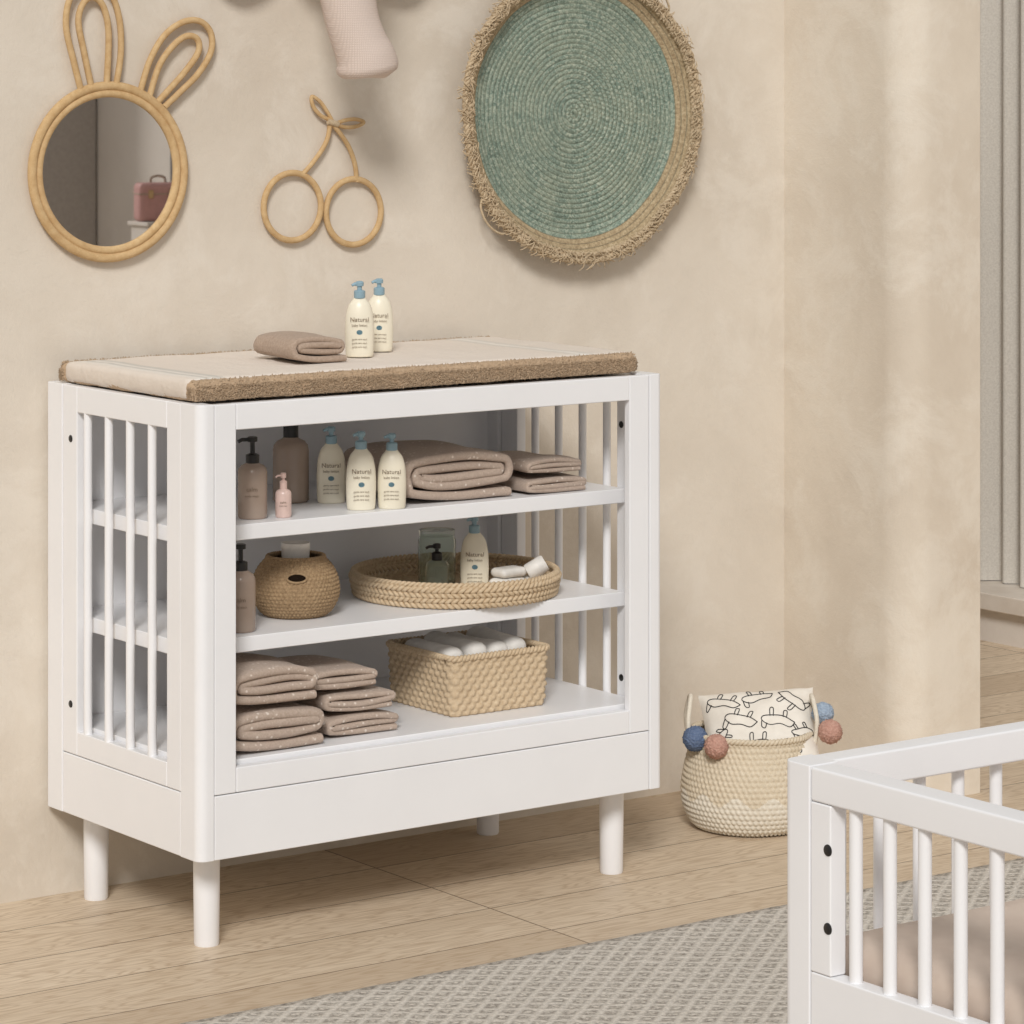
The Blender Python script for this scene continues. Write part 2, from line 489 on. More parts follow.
def tufts(name, pts, L, W, mat, parent, loc=None):
    V=[];F=[]
    for p,nn in pts:
        t=Vector((random.gauss(0,1),random.gauss(0,1),random.gauss(0,1))); d=(nn+t*.45).normalized()
        a=d.orthogonal().normalized(); b=d.cross(a); o=len(V); w=W*(.6+.8*random.random())
        for k in range(3):
            an=2*pi*k/3; V.append(p-nn*.001+(a*cos(an)+b*sin(an))*w)
        V.append(p+d*L*(.5+random.random())+t*.0004)
        F+=[[o,o+1,o+3],[o+1,o+2,o+3],[o+2,o,o+3]]
    return mk(name,V,F,mat,parent,False,True,0,loc=loc)

# ------------------------------------------------------------ camera
cam=bpy.data.cameras.new('camera'); co=bpy.data.objects.new('camera',cam); COL.objects.link(co)
cam.sensor_width=36; cam.lens=3290/1024*36; cam.shift_y=-442/1024; cam.clip_end=60
co.location=(0,0,1.55); co.rotation_euler=(pi/2,0,-radians(36.09)); S.camera=co

# ------------------------------------------------------------ room
box('floor',-1.5,6.6,-2,7.6,-.05,0,'floor',None,0)
box('wall_back',0,4.76,5.503,5.65,0,2.7,'wall',None,0)
prism('wall_side', round_rect(4.753,4.97,5.11,7.6,(.075,.004,0,0),14),0,2.7,'wall2',None,True,0)
box('wall_far',4.965,6.6,7.45,7.6,0,2.7,'wallr',None,0)
wr=group('wall_right',(6.3,2,0))
box('wall_front_part',6.3,6.6,-2,5.9,0,2.7,'wallr',wr,0)
box('wall_below_window',6.3,6.6,5.9,7.45,0,.09,'wallr',wr,0)
box('wall_above_window',6.3,6.6,5.9,7.45,2.45,2.7,'wallr',wr,0)
box('trim_1',6.27,6.6,5.9,7.45,.09,.137,'sill',None,.004)
win=group('window_1',(6.56,6.67,.137))
for i,yy in enumerate((5.9,6.65,7.40)):
    box('mullion_%d'%(i+1),6.53,6.59,yy,yy+.05,.137,2.45,'white',win,.003)
box('frame_top',6.53,6.59,5.95,7.40,2.40,2.45,'white',win,.003)
box('frame_bottom',6.53,6.59,5.95,7.40,.137,.19,'white',win,.003)
def curtain(y0,L,xc,z0,z1,mat,per=.062):
    vs=[];fs=[];n=int(L*175)
    for i in range(n+1):
        y=y0+L*i/n
        x=xc+.022*sin(y*2*pi/per+1.2*sin(y*13))+.008*sin(y*37)
        vs+= [(x,y,z0),(x+.004*sin(y*9),y,z1)]
    for i in range(n): fs.append([2*i,2*i+2,2*i+3,2*i+1])
    mk('curtain',vs,fs,mat,None,False,True,0)
curtain(5.92,1.5,6.43,.140,2.44,'curtain',.068)
curtain(.22,1.2,6.255,.012,2.5,'curtain_dark',.09)
W2=group('mirror_dark_block',(6.14,-1.0,0))  # added block out of view, gives the mirror its dark left band
box('carcass',6.0,6.29,-1.5,-.42,.0,2.2,'mirror_block',W2,.004)
box('block_front_1',5.98,6.0,-1.49,-.97,.05,2.18,'mirror_block',W2,.003); box('block_front_2',5.98,6.0,-.96,-.43,.05,2.18,'mirror_block',W2,.003)

# rug
def rugd(p,d): return d*0.0015*noise.noise(p*60)
softbox('rug',1.37,1.765,.007,.006,.03,'rug',None,rugd,loc=(3.53,2.835,.0085))

# ------------------------------------------------------------ changing table
X0,X1,Y0,Y1,ZB,ZT=2.925,3.955,4.935,5.496,.172,.967
T=group('changing_table_dresser',((X0+X1)/2,(Y0+Y1)/2,0))
pw,pd=.031,.064
for nm,xa,xb,ya,yb,rr in (('post_1',X0,X0+pw,Y0,Y0+pd,(.018,0,0,0)),('post_2',X1-pw,X1,Y0,Y0+pd,(0,.012,0,0)),
                       ('post_3',X1-pw,X1,Y1-pd,Y1,(0,0,.012,0)),('post_4',X0,X0+pw,Y1-pd,Y1,(0,0,0,.012))):
    prism(nm,round_rect(xa,xb,ya,yb,rr,10),ZB,ZT,'white',T)
g=.0012
fx0,fx1=X0+pw+g,X1-pw-g
box('front_stile_1',fx0,fx0+.044,Y0+.001,Y0+.018,.2855,ZT-.001,'white',T)
box('front_stile_2',fx1-.047,fx1,Y0+.001,Y0+.018,.2855,ZT-.001,'white',T)
box('front_rail_top',fx0+.0445,fx1-.0475,Y0+.001,Y0+.022,.920,ZT-.001,'white',T)
box('front_rail_bottom',fx0+.0445,fx1-.0475,Y0+.001,Y0+.022,.2855,.329,'white',T)
box('front_panel',fx0,fx1,Y0+.001,Y0+.026,ZB,.284,'white',T)
for s,(xa,xb) in enumerate(((X0+.001,X0+.023),(X1-.023,X1-.001))):
    ya,yb=Y0+pd+g,Y1-pd-g
    box('side_%d_stile_1'%s,xa,xb,ya,ya+.048,.2855,ZT-.001,'white',T)
    box('side_%d_stile_2'%s,xa,xb,yb-.054,yb,.2855,ZT-.001,'white',T)
    box('side_%d_rail_top'%s,xa,xb,ya+.0485,yb-.0545,.918,ZT-.001,'white',T)
    box('side_%d_rail_bottom'%s,xa,xb,ya+.0485,yb-.0545,.2855,.329,'white',T)
    box('side_%d_panel'%s,xa,xb,ya,yb,ZB,.284,'white',T)
    for k in range(4):
        y=(5.113 if s==0 else 5.094)+.0785*k; xm=(xa+xb)/2+(-.003 if s==0 else .0)
        prism('side_%d_slat_%d'%(s,k),[(xm+.008*cos(a*pi/8),y+.008*sin(a*pi/8)) for a in range(16)],.327,.920,'white',T,True,0)
box('back_panel',X0+.03,X1-.03,5.468,5.482,ZB,ZT-.002,'white',T,.001)
box('top_board',X0+.024,X1-.024,Y0+.027,5.467,.938,.963,'white',T)
Z1,Z2=.740,.540
box('shelf_1',X0+.024,X1-.024,5.02,5.467,Z1-.028,Z1,'white',T)
box('shelf_2',X0+.024,X1-.024,5.02,5.467,Z2-.028,Z2,'white',T)
box('shelf_3',X0+.024,X1-.024,Y0+.027,5.467,.309,.337,'white',T)
box('base_board',X0+.024,X1-.024,Y0+.027,5.467,.180,.195,'white',T)
k=1
for x,y in ((2.998,5.032),(3.900,5.024),(2.998,5.434),(3.896,5.428)):
    lathe('leg_%d'%k,[(.0215,0),(.0225,.003),(.0235,.10),(.0238,.182)],'white',T,32,loc=(x-T.location[0],y-T.location[1],0)); k+=1
def bolt(nm,x,y,z,sgn,parent):
    o=parent.location
    l=lathe(nm,[(.0001,.0022),(.0045,.0022),(.0065,.001),(.0068,0)],'black',parent,20,loc=(x-o[0],y-o[1],z-o[2]))
    l.rotation_euler=(0,sgn*pi/2,0)
for z in (.868,.377):
    bolt('bolt_a',X0+.001,5.400,z,-1,T); bolt('bolt_b',X1-.023,5.034,z-.006,-1,T)

# ------------------------------------------------------------ changing mat
pad=group('changing_mat',(3.430,5.219,.9670))
def tdisp(p,d):
    e=noise.noise(p*85)*.0012+noise.noise(p*190)*.0010+noise.noise(p*12)*.0015
    return d*e
hx,hy,hz=.4935,.246,.0185
softbox('terry_body',hx,hy,hz,.013,.0045,'terry',pad,tdisp,loc=(0,0,.0195))
def cdisp(p,d):
    return Vector((0,0,1))*(noise.noise(p*11)*.0020+noise.noise(p*40)*.0006) if abs(d.z)>.5 else d*noise.noise(p*20)*.001
softbox('muslin_cover',.4955,.227,.0188,.012,.009,'cover',pad,cdisp,loc=(0,-.001,.0218))
tp=[]
for i in range(19000):
    x=random.uniform(-hx+.004,hx-.004); r=random.random()
    if r<.58:
        z=random.uniform(-hz+.003,hz-.008); tp.append((Vector((x,-hy,z)),Vector((0,-1,0))))
    elif r<.66: tp.append((Vector((x,hy,random.uniform(-.012,.010))),Vector((0,1,0))))
    elif r<.80:
        a=random.uniform(0,pi/2); tp.append((Vector((x,-hy+.013-.013*cos(a),hz-.013+.013*sin(a))),Vector((0,-cos(a),sin(a)))))
    elif r<.92:
        a=random.uniform(0,pi/2); tp.append((Vector((x,hy-.013+.013*cos(a),hz-.013+.013*sin(a))),Vector((0,cos(a),sin(a)))))
    else:
        s=random.choice((-1,1)); tp.append((Vector((s*hx,random.choice((random.uniform(-hy+.004,-.229),random.uniform(.227,hy-.004))),random.uniform(-.014,.006))),Vector((s,0,0))))
tufts('terry_pile',tp,.0034,.0022,'terry',pad,loc=(0,0,.0195))

# ------------------------------------------------------------ bottles
TH=-radians(33.5)
def text(nm,body,size,loc,mat,parent):
    c=bpy.data.curves.new(nm,'FONT'); c.body=body; c.size=size; c.align_x='CENTER'; c.extrude=.00015; c.resolution_u=2
    c.materials.append(M[mat]); o=bpy.data.objects.new(nm,c); COL.objects.link(o); o.parent=parent
    o.location=loc; o.rotation_euler=(pi/2,0,0); return o
def lotion(x,y,z,sc=1,rz=0,cap='cap'):
    e=group('lotion_bottle',(x,y,z),TH+rz)
    s=sc
    pr=catmull([(.0215,0,0),(.0252,.003,0),(.0268,.03,0),(.0268,.055,0),(.0250,.078,0),(.0200,.096,0),(.0125,.106,0),(.0100,.110,0)],4)
    lathe('body',[(p[0]*s,p[1]*s) for p in pr],'lotion',e,40,1,.68)
    lathe('cap_ring',[(.0100*s,.108*s),(.0106*s,.110*s),(.0106*s,.121*s),(.009*s,.1225*s),(.0045*s,.1235*s),(.0045*s,.130*s),(.0075*s,.1305*s),(.008*s,.137*s),(.0055*s,.1395*s),(.0003,.140*s)],cap,e,28)
    pts=[(0,0,.134*s),(-.009*s,-.004*s,.1345*s),(-.014*s,-.006*s,.132*s)]
    tube('spout',pts,[.0040*s,.0032*s,.0026*s],cap,e,False,10)
    yy=-.0268*.68*s-.0006
    text('label_text_1','Natural',.0115*s,(0,yy,.066*s),'label',e)
    text('label_text_2','baby lotion',.0065*s,(0,yy,.057*s),'label',e)
    for i in range(3): text('label_text_%d'%(i+3),'gentle care wash',.0042*s,(0,yy,(.032-.007*i)*s),'label',e)
    lathe('label_drop',[(.0001,0),(.0055*s,0)],'labelb',e,20,1,.8,loc=(0,yy,.046*s)).rotation_euler=(pi/2,0,0)
    return e
def pump(x,y,z,r,hb,ht,nm='pump_bottle',rz=0,lid=False,mat='amber',label=True):
    e=group(nm,(x,y,z),TH+rz)
    lathe('body',[(r*.9,0),(r,.004),(r,hb*.80),(r*.95,hb*.87),(r*.78,hb*.93),(r*.45,hb*.975),(r*.40,hb)],mat,e,40)
    cm='black' if mat!='pink' else 'pinkcap'
    if lid:
        lathe('lid',[(r*.38,hb*.97),(r*.42,hb*.98),(r*.42,ht*.985),(r*.38,ht)],'black',e,30)
    else:
        lathe('pump_collar',[(r*.46,hb*.97),(r*.46,hb+.012),(r*.3,hb+.014),(r*.16,hb+.015),(r*.16,ht-.01),(r*.34,ht-.009),(r*.34,ht-.001),(r*.26,ht)],cm,e,24)
        tube('spout',[(0,0,ht-.005),(-r*.7,-r*.25,ht-.005),(-r*.95,-r*.35,ht-.008)],r*.13,cm,e)
    if label and not lid:
        text('label_text_1','calm',r*.42,(0,-r-.0006,hb*.5),'label',e)
        text('label_text_2','body wash',r*.22,(0,-r-.0006,hb*.4),'label',e)
    return e
zs=Z1+.0005
pump(3.124,5.082,zs,.0268,.102,.147)
pump(3.301,5.233,zs,.034,.122,.150,'storage_bottle',lid=True)
pump(3.176,5.060,zs,.0148,.052,.080,'mist_bottle',mat='pink')
lotion(3.355,5.177,zs,1.02); lotion(3.347,5.064,zs,1.03,.05); lotion(3.402,5.044,zs,.99,-.05)
pump(3.093,5.072,Z2+.0005,.027,.112,.157)
zp=1.0090
lotion(3.427,5.190,zp,1.02,0,'cap'); lotion(3.525,5.270,zp,1.0,0,'cap')

# ------------------------------------------------------------ towels
e=group('folded_towel',(3.298,5.195,zp-.0005),0)
folded('towel_cloth',.130,.165,.060,2,'towel2',e,(0,0,0),-.08,.004,2)
e=group('folded_blanket',(3.568,5.165,zs-.0003),0)
folded('blanket_cloth',.275,.235,.106,2.6,'towel',e,(0,0,0),-.03,.008,5)
e=group('folded_blanket',(3.785,5.14,zs-.0003),0)
folded('blanket_cloth_lower',.158,.20,.038,1.5,'towel',e,(0,0,0),0,.004,7)
folded('blanket_cloth_upper',.150,.19,.034,1.5,'towel',e,(-.002,.004,.036),0.03,.005,9)
e=group('folded_towel_stack',(3.116,5.075,.3372),0)
folded('towel_lower',.232,.20,.086,2.0,'towel',e,(0,0,0),0,.006,11)
folded('towel_upper',.214,.19,.078,2.0,'towel',e,(-.006,.0,.082),.04,.007,12)
e=group('folded_towel_stack',(3.318,5.105,.3372),0)
folded('towel_lower',.175,.20,.046,1.6,'towel',e,(0,0,0),0,.005,14)
folded('towel_middle',.168,.195,.042,1.6,'towel',e,(-.003,.0,.044),-.03,.006,15)
folded('towel_upper',.165,.19,.046,1.6,'towel',e,(-.035,.01,.084),.05,.006,16)

# ------------------------------------------------------------ round wicker basket
e=group('round_wicker_basket',(3.268,5.164,Z2+.0005))
per=perim_circle(.05,360)
prof=[(.0,.0),(.016,.010),(.029,.035),(.0295,.06),(.021,.085),(.003,.107)]
woven('woven_body',per,prof,18,60,.0026,'seagrass_dark',e)
braid('rim',perim_circle(.052,260),.108,0,.0042,34,'seagrass_dark',e)
cp2=[(p[0],p[1]) for p in catmull([(a,b,0) for a,b in prof],6)]
def prad(z):
    for (r1,z1),(r2,z2) in zip(cp2,cp2[1:]):
        if z1<=z<=z2: return .05+r1+(r2-r1)*(z-z1)/(z2-z1)
    return .07
HA=TH-pi/2+.05
hp=[]
for i in range(28):
    a=2*pi*i/28; uu=HA+.24*cos(a); z=.079+.0080*sin(a)
    rr=prad(z)+.0030; hp.append((rr*cos(uu),rr*sin(uu),z))
tube('handle_hole_rim',hp,.0022,'seagrass_dark',e,True)
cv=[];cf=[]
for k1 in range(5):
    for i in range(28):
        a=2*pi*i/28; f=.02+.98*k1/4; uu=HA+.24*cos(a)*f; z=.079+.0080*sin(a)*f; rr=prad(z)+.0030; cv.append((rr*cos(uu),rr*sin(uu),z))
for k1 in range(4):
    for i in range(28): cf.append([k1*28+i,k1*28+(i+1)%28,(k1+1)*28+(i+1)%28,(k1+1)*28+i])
mk('handle_hole',cv,cf,'hole',e)  # dark patch laid on the weave as painted shade; nothing is cut out
lathe('cup_stack',[(.024,.06),(.0255,.105),(.0262,.122),(.027,.123),(.027,.133),(.0265,.134),(.025,.134),(.0245,.128),(.0001,.128)],'soap',e,36)

# ------------------------------------------------------------ oval tray
e=group('woven_tray',(3.651,5.195,Z2+.0005))
TR=.193
lathe('tray_base',[(.0001,.004),(TR-.004,.004),(TR-.004,.008),(.0001,.008)],'tray',e,80)
for i in range(4):
    per=perim_circle(TR+.002*i,520)
    braid('braid_%d'%(i+1),per,.007+.0098*i,0,.0062,52 if i%2 else -52,'tray',e)
braid('rim_braid',perim_circle(TR+.003,520),.044,0,.0058,60,'tray',e)
zt=Z2+.009
lotion(3.672,5.160,zt,1.02)
e=group('glass_jar',(3.655,5.262,zt+.0005),TH)
lathe('jar_body',[(.033,0),(.036,.003),(.037,.085),(.034,.092),(.034,.096),(.032,.096),(.032,.092),(.0345,.085),(.034,.005),(.0001,.005)],'glass',e,40)
lathe('jar_lid',[(.0335,.094),(.035,.096),(.035,.106),(.0001,.108)],'glass',e,40)
pump(3.602,5.186,zt+.0005,.022,.062,.092,'green_glass_bottle',mat='glass',label=False)
e=group('soap_set',(3.734,5.095,zt+.0005))
softbox('soap_bar',.035,.024,.011,.011,.004,'soap',e,None,loc=(-.002,.040,.0115),rz=.3)
softbox('soap_bar_2',.032,.022,.009,.009,.004,'soap',e,None,loc=(.0,.038,.0325),rz=.1)
softbox('soap_bar_3',.026,.02,.0105,.01,.004,'soap',e,None,loc=(.056,.024,.011),rz=-.2)
o=lathe('cotton_roll',[(.0001,-.020),(.015,-.020),(.017,-.017),(.017,.017),(.015,.020),(.0001,.020)],'soap',e,30,loc=(.050,.016,.0385)); o.rotation_euler=(radians(60),0,radians(60))

# ------------------------------------------------------------ rectangular basket
e=group('rectangular_woven_basket',(3.645,5.145,.3375))
woven('woven_body',perim_rect(.110,.107,.014,640),[(-.006,0),(-.001,.012),(.002,.05),(.004,.108)],9,44,.0042,'tray',e,vmod=.55)
braid('rim',perim_rect(.114,.111,.016,420),.110,0,.006,50,'tray',e)
for i in range(4):
    softbox('diaper_%d'%(i+1),.024,.085,.052,.020,.007,'diaper',e,lambda p,d: d*.005*noise.noise(p*22+Vector((i,0,0))),loc=(-.074+.049*i,.008,.070+.005*(i%2)),rz=.05*(i%3-1))

# ------------------------------------------------------------ floor basket with pillow
B=group('pompom_basket',(4.373,5.166,0.0))
per=perim_circle(.10,480)
prof=[(.0,.002),(.022,.012),(.038,.045),(.0415,.08),(.036,.12),(.026,.16),(.022,.192)]
M['basket_white']=fibre('straw_painted_white',(218,208,190),(236,229,215))
woven('woven_body',per,prof,19,76,.0040,'straw',B,slant=.8,mats=(['basket_white'], lambda c: 1 if c.z<.075+.010*sin(math.atan2(c.y,c.x)*12) else 0))
braid('rim',perim_circle(.123,360),.194,0,.006,44,'straw',B)
for s,ang in ((1,radians(-36)),(2,radians(144))):
    c0=Vector((cos(ang),sin(ang),0))*.124; tn=Vector((-sin(ang),cos(ang),0))
    pts=[c0+tn*-.045+Vector((0,0,.165)), c0*1.06+tn*-.043+Vector((0,0,.215)), c0*1.02+tn*-.022+Vector((0,0,.256)), c0*1.0+Vector((0,0,.266)), c0*1.02+tn*.022+Vector((0,0,.256)), c0*1.06+tn*.043+Vector((0,0,.215)), c0+tn*.045+Vector((0,0,.165))]
    tube('handle_%d'%s,catmull(pts,6),.0048,'basket_white',B)
def pompom(nm,loc,r,mat):
    bm=bmesh.new(); bmesh.ops.create_icosphere(bm,subdivisions=5,radius=r)
    for v in bm.verts:
        d=v.co.normalized(); v.co=d*(r*(.86+.22*abs(noise.noise(d*14+Vector(loc)*20))+.10*random.random()))
    bm.verts.index_update(); vs=[v.co.copy() for v in bm.verts]; fs=[[v.index for v in f.verts] for f in bm.faces]; bm.free()
    mk(nm,vs,fs,mat,B,False,True,0,loc=loc)
Rv=Vector((.808,-.589,0)); Fv=Vector((.589,.808,0))
def bl(a,b,z): 
    p=Rv*a+Fv*b; return (p.x,p.y,z)
pompom('pompom_1',bl(-.118,-.060,.190),.026,'knit_blue')
pompom('pompom_2',bl(-.078,-.108,.184),.025,'knit_pink')
pompom('pompom_3',bl(.156,-.062,.205),.025,'knit_pink')
pompom('pompom_4',bl(.146,-.010,.232),.023,'knit_grey')
def pillow_pt(u,v,side,W=.15,H=.15,Tk=.062):
    f=max(0,(1-abs(u)**2.6))**.55*max(0,(1-abs(v)**2.6))**.55
    px=W*u*(1-.07*(1-v*v)); py=H*v*(1-.07*(1-u*u))
    return Vector((px, side*Tk*f*(1+.16*noise.noise(Vector((u*2.5,v*2.5,side)))), py))
pg=group('pillow',(4.382,5.145,.183))
pg.rotation_euler=(radians(-50),radians(-4),-radians(36))
pg.scale=(.80,.80,.80)
n=40;vs=[];fs=[]
for side in (-1,1):
    o=len(vs)
    for i in range(n+1):
        for j in range(n+1): vs.append(pillow_pt(-1+2*i/n,-1+2*j/n,side))
    for i in range(n):
        for j in range(n): fs.append([o+i*(n+1)+j,o+(i+1)*(n+1)+j,o+(i+1)*(n+1)+j+1,o+i*(n+1)+j+1])
mk('pillow_cloth',vs,fs,'pillow',pg,False,True,0)
dood=[]
def dl(pts,sub=5):
    q=[]
    for p in catmull([(a,b,0) for a,b in pts],sub):
        w=pillow_pt(p.x,p.y,-1); q.append(w+Vector((0,-.0008,0)))
    dood.append(q)
random.seed(11)
for cx,cy,s in ((-.6,.6,.30),(.0,.66,.28),(.6,.55,.30),(-.35,.1,.30),(.32,.05,.30),(.75,-.15,.22),(-.75,-.25,.22),(-.1,-.45,.28),(.45,-.6,.25)):
    a=random.random()*6
    def R(x,y): return (max(-.93,min(.93,cx+s*(x*cos(a)-y*sin(a)))), max(-.93,min(.93,cy+s*(x*sin(a)+y*cos(a)))))
    dl([R(-1,0),R(-.7,.45),R(-.1,.35),R(.5,.45),R(1,.1),R(.9,-.2),R(.3,-.25),R(-.4,-.25),R(-1,0)])
    dl([R(-.5,-.2),R(-.55,-.7),R(-.35,-.7),R(-.3,-.2)])
    dl([R(.3,-.2),R(.3,-.75),R(.5,-.72),R(.5,-.2)])
    dl([R(.7,.3),R(.8,.75),R(1,.65),R(1,.15)])
tubes('line_drawing',dood,.0013,'ink',pg,False,5)

# ------------------------------------------------------------ bunny mirror
WY=5.503
e=group('bunny_mirror',(3.056,WY,1.357))
def ring(R,y,n=120,cx=0,cz=0): return [(cx+R*cos(2*pi*i/n),y,cz+R*sin(2*pi*i/n)) for i in range(n)]
tube('ring_outer',ring(.163,-.014),.0088,'rattan',e,True,14)
tube('ring_inner',ring(.149,-.013),.0078,'rattan',e,True,14)
tube('ring_back',ring(.156,-.006),.006,'rattan',e,True,10)
vs=[(0,-.012,0)]+ring(.150,-.012,90); mk('mirror_glass',vs,[[0,1+i,1+(i+1)%90] for i in range(90)],'mirror',e,False,False)
o=lathe('mirror_back',[(.0001,0),(.148,0),(.148,.006),(.0001,.006)],'white',e,60,loc=(0,-.003,0)); o.rotation_euler=(pi/2,0,0)
def wp(px,py,y=-.014): return ((px-108)*.00216-.003, y, (172-py)*.0019)
ears={'ear_left_outer':[(82,92),(74,60),(67,28),(70,2),(82,-14),(97,-16),(112,-4),(120,22),(121,55),(116,88)],
 'ear_left_inner':[(92,88),(84,50),(79,22),(84,4),(94,-2),(104,8),(109,35),(107,86)],
 'ear_right_outer':[(140,95),(150,62),(165,36),(184,22),(202,21),(213,33),(213,52),(200,74),(182,92),(165,108)],
 'ear_right_inner':[(150,97),(160,66),(174,46),(188,36),(199,39),(200,52),(188,70),(172,88),(158,103)]}
for nme,p in ears.items():
    tube(nme,catmull([wp(*q) for q in p],8),.0062,'rattan',e,False,12)

# ------------------------------------------------------------ cherries
e=group('rattan_cherry_decor',(3.539,WY,1.271))
def cp(px,py,y=-.012): return ((px-322)*.00236, y, (211-py)*.001985)
tube('cherry_left',ring(.0665,-.011,80,(292-322)*.00236,(211-206)*.001985),.0062,'rattan',e,True,12)
tube('cherry_right',ring(.0655,-.011,80,(353-322)*.00236,(211-213)*.001985),.0062,'rattan',e,True,12)
tube('stem_left',catmull([cp(300,176),cp(310,165),cp(321,150),cp(327,137),cp(329,122)],6),.0048,'rattan',e)
tube('stem_right',catmull([cp(356,183),cp(354,165),cp(348,148),cp(339,134),cp(329,122)],6),.0048,'rattan',e)
tube('leaf_upper',catmull([cp(331,121),cp(320,116),cp(312,106),cp(311,97),cp(319,102),cp(326,112),cp(331,121)],6),.0040,'rattan',e)
tube('leaf_right',catmull([cp(333,125),cp(344,121),cp(355,120),cp(363,123),cp(356,127),cp(345,128),cp(334,125)],6),.0040,'rattan',e)
tube('binding',[cp(326,122,-.016),cp(336,125,-.016)],.0062,'seagrass',e)

# ------------------------------------------------------------ wall disc basket
e=group('woven_wall_basket',(4.161,WY,1.459))
DR=.305; pitch=.0105; nr=int(DR/pitch*7); na=480; DP=.036
vs=[];fs=[]
def wobr(a): return 1+.014*noise.noise(Vector((cos(a)*1.5,sin(a)*1.5,3)))+.007*noise.noise(Vector((cos(a)*6,sin(a)*6,8)))
def woby(a): return .010*noise.noise(Vector((cos(a)*2,sin(a)*2,1.5)))
for j in range(nr+1):
    r=DR*j/nr; q=max(0,(r-.235)/(DR-.235))
    for i in range(na):
        a=2*pi*i/na
        yb=-.010 - DP*q**1.5 + woby(a)*(r/DR)**2 - .004
        e1=.0030*abs(sin(pi*r/pitch))**.7*(.70+.30*sin(a*round(max(12,r*620))+int(r/pitch)*2.1))
        rw=r*(1+(wobr(a)-1)*(r/DR))
        vs.append((rw*cos(a), yb-e1, rw*sin(a)))
for j in range(nr):
    for i in range(na): fs.append([j*na+i,j*na+(i+1)%na,(j+1)*na+(i+1)%na,(j+1)*na+i])
mk('coiled_dish',vs,fs,'disc',e,False,True,0)
yr=-.014-DP
for ring_i,(dr,dy) in enumerate(((0.0,0),(-.011,.003))):
  for k2 in range(3):
    pts=[]
    for i in range(480):
        a=2*pi*i/480; w=i/480*2*pi*64+k2*2*pi/3; R_=(DR+dr)*wobr(a)+.0038*cos(w)
        pts.append((R_*cos(a), yr+dy+woby(a)+.0038*sin(w), R_*sin(a)))
    tube('rim_strand_%d_%d'%(ring_i,k2+1),pts,.0034,'seagrass',e,True,7)
fr=[]
random.seed(3)
for i in range(1900):
    a=random.random()*2*pi; r0=DR*wobr(a)-random.uniform(.0,.022); L=.006+random.random()**2.2*.017; da=(random.random()-.5)*.16
    yy=yr+woby(a)-.004+random.uniform(-.004,.008)
    fr.append(catmull([(r0*cos(a),yy,r0*sin(a)),((r0+L*.6)*cos(a+da*.4),yy-.004,(r0+L*.6)*sin(a+da*.4)),((r0+L)*cos(a+da),yy+random.random()*.008,(r0+L)*sin(a+da))],2))
tubes('fringe',fr,.0011,'seagrass',e,False,4)
for k2,(a0,a1) in enumerate(((radians(213),radians(232)),(radians(42),radians(60)))):
    pts=[((DR+q)*cos(a0+(a1-a0)*t),yr+.004,(DR+q)*sin(a0+(a1-a0)*t)) for t,q in ((0,-.004),(.15,.018),(.5,.026),(.85,.018),(1,-.004))]
    tube('loop_%d'%(k2+1),catmull(pts,6),.0024,'seagrass',e)

# ------------------------------------------------------------ elephant head
e=group('knitted_elephant_head',(3.502,WY,1.863))
def ell(nm,c,r,mat,rot=(0,0,0),sub=4):
    bm=bmesh.new(); bmesh.ops.create_icosphere(bm,subdivisions=sub,radius=1)
    for v in bm.verts: v.co=Vector((v.co.x*r[0],v.co.y*r[1],v.co.z*r[2]))
    bm.verts.index_update(); vs=[v.co.copy() for v in bm.verts]; fs=[[v.index for v in q.verts] for q in bm.faces]; bm.free()
    o=mk(nm,vs,fs,mat,e,False,True,0,loc=c); o.rotation_euler=rot; return o
ell('head',(0,-.10,.02),(.125,.10,.145),'knit')
ell('ear_left',(-.165,-.05,-.003),(.105,.022,.150),'knit_ear',(0,.15,0))
ell('ear_right',(.185,-.05,-.003),(.105,.022,.150),'knit_ear',(0,-.15,0))
ell('eye_left',(-.06,-.185,.05),(.009,.006,.009),'black'); ell('eye_right',(.06,-.185,.05),(.009,.006,.009),'black')
tp=[(0,-.14,.0,.085),(-.006,-.17,-.08,.068),(-.012,-.175,-.155,.056),(-.008,-.185,-.215,.052),(.004,-.195,-.262,.053),(.014,-.20,-.290,.058),(.018,-.20,-.308,.0605),(.020,-.20,-.319,.055),(.021,-.20,-.325,.042),(.021,-.20,-.3275,.022),(.021,-.20,-.328,.006)]
cm=catmull([(a,b,c) for a,b,c,d in tp],6); rr=[p.x for p in catmull([(d,0,0) for a,b,c,d in tp],6)]
tube('trunk',cm,rr,'knit',e,False,32)
o=lathe('wall_plate',[(.0001,0),(.12,0),(.12,.02),(.0001,.02)],'white',e,50,loc=(0,-.001,.02)); o.rotation_euler=(pi/2,0,0)

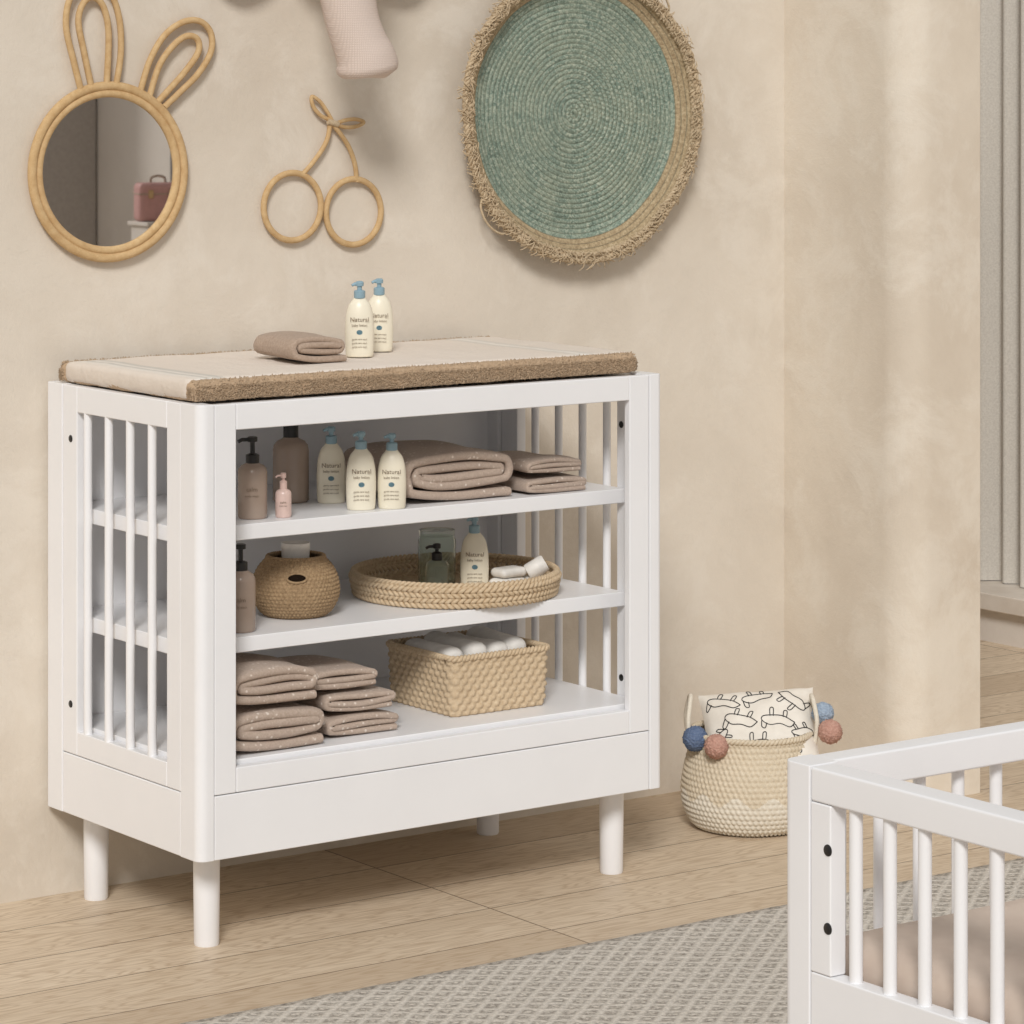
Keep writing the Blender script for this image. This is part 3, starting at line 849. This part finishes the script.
# ------------------------------------------------------------ crib
cx,cy,cz=2.489,2.886,.755
C=group('baby_crib',(cx+.33,cy-.62,0))
LX,LY=.66,1.24; x1,y0=cx+LX,cy-LY
pdx,pdy=.045,.048
for nm,xa,ya,rr in (('post_1',cx,cy-pdy,(0,0,0,.016)),('post_2',x1-pdx,cy-pdy,(0,0,.016,0)),('post_3',cx,y0,(.016,0,0,0)),('post_4',x1-pdx,y0,(0,.016,0,0))):
    prism(nm,round_rect(xa,xa+pdx,ya,ya+pdy,rr,10),.0185,cz,'white',C)
th=.024
zr0,zr1=.715,.754; zl0,zl1=.40,.520
for s,(xa,xb) in enumerate(((cx+.001,cx+.001+th),(x1-.001-th,x1-.001))):
    ya,yb=y0+pdy+g,cy-pdy-g
    box('side_%d_stile_1'%s,xa,xb,yb-.034,yb,zl1+.0005,zr0-.0005,'white',C)
    box('side_%d_stile_2'%s,xa,xb,ya,ya+.034,zl1+.0005,zr0-.0005,'white',C)
    box('side_%d_rail_top'%s,xa,xb+(0.014 if s==0 else 0),ya,yb,zr0,zr1,'white',C,.003)
    box('side_%d_rail_low'%s,xa,xb,ya,yb,zl0,zl1,'white',C)
    L=yb-ya-.068; N=19; off=.030; sp=(L-2*off)/(N-1)
    for k in range(N):
        y=yb-.034-off-sp*k; xm=(xa+xb)/2
        prism('side_%d_slat_%d'%(s,k),[(xm+.0075*cos(a*pi/8),y+.008*sin(a*pi/8)) for a in range(16)],zl1-.002,zr0+.002,'white',C,True,0)
for s,(ya,yb) in enumerate(((cy-.001-th,cy-.001),(y0+.001,y0+.001+th))):
    xa,xb=cx+pdx+g,x1-pdx-g
    box('end_%d_rail_top'%s,xa,xb,ya-(.012 if s==0 else 0),yb,zr0,zr1,'white',C,.003)
    box('end_%d_rail_low'%s,xa,xb,ya,yb,zl0,zl1,'white',C)
    N=9
    for k in range(N):
        x=xa+(xb-xa)*(k+.5)/N; ym=(ya+yb)/2
        prism('end_%d_slat_%d'%(s,k),[(x+.008*cos(a*pi/8),ym+.0075*sin(a*pi/8)) for a in range(16)],zl1-.002,zr0+.002,'white',C,True,0)
for z in (.664,.575): bolt('bolt',cx+.001,cy-.079,z,-1,C)
for z in (.664,.575): bolt('bolt',cx+.001,y0+.079,z,-1,C)
box('mattress_base',cx+.03,x1-.03,y0+.03,cy-.03,.425,.445,'white',C)
softbox('mattress',.298,.588,.054,.022,.02,'sheet',C,lambda p,d:d*.002*noise.noise(p*9),loc=(0,0,.500))

# ------------------------------------------------------------ pedestal and suitcase (seen in the mirror)
K=group('display_pedestal',(6.02,.55,0))
box('carcass',5.935,6.085,.485,.615,.04,.985,'wallr',K,.004)
box('plinth',5.92,6.10,.47,.63,0,.04,'wallr',K,.003)
box('top',5.925,6.095,.475,.625,.985,1.0,'wallr',K,.003)
U=group('rose_suitcase',(6.01,.55,1.0005),radians(15)); U.scale=(1.35,1.35,1.35)
softbox('shell',.06,.035,.052,.012,.008,'case',U,None,loc=(0,0,.052))
box('seam',-.061,.061,-.0365,.0365,.072,.076,'towel2',U,.001,False)
tube('handle',catmull([(-.02,0,.102),(-.018,0,.117),(0,0,.122),(.018,0,.117),(.02,0,.102)],5),.0035,'towel2',U)
box('clasp_1',-.035,-.022,.034,.040,.063,.085,'rattan',U,.001,False); box('clasp_2',.022,.035,.034,.040,.063,.085,'rattan',U,.001,False)

# ------------------------------------------------------------ light
w=bpy.data.worlds.new('World'); S.world=w; w.use_nodes=True
bg=w.node_tree.nodes['Background']; bg.inputs[0].default_value=(1.0,.992,.98,1); bg.inputs[1].default_value=.48
def sun(nm,d,e,ang,col=(1,1,1)):
    l=bpy.data.lights.new(nm,'SUN'); l.energy=e; l.angle=radians(ang); l.color=col
    o=bpy.data.objects.new(nm,l); COL.objects.link(o); o.rotation_euler=Vector(d).to_track_quat('-Z','Y').to_euler(); o.location=(0,0,4)
sun('sun_key',(.56,.69,-.62),2.12,14,(1,.98,.95))
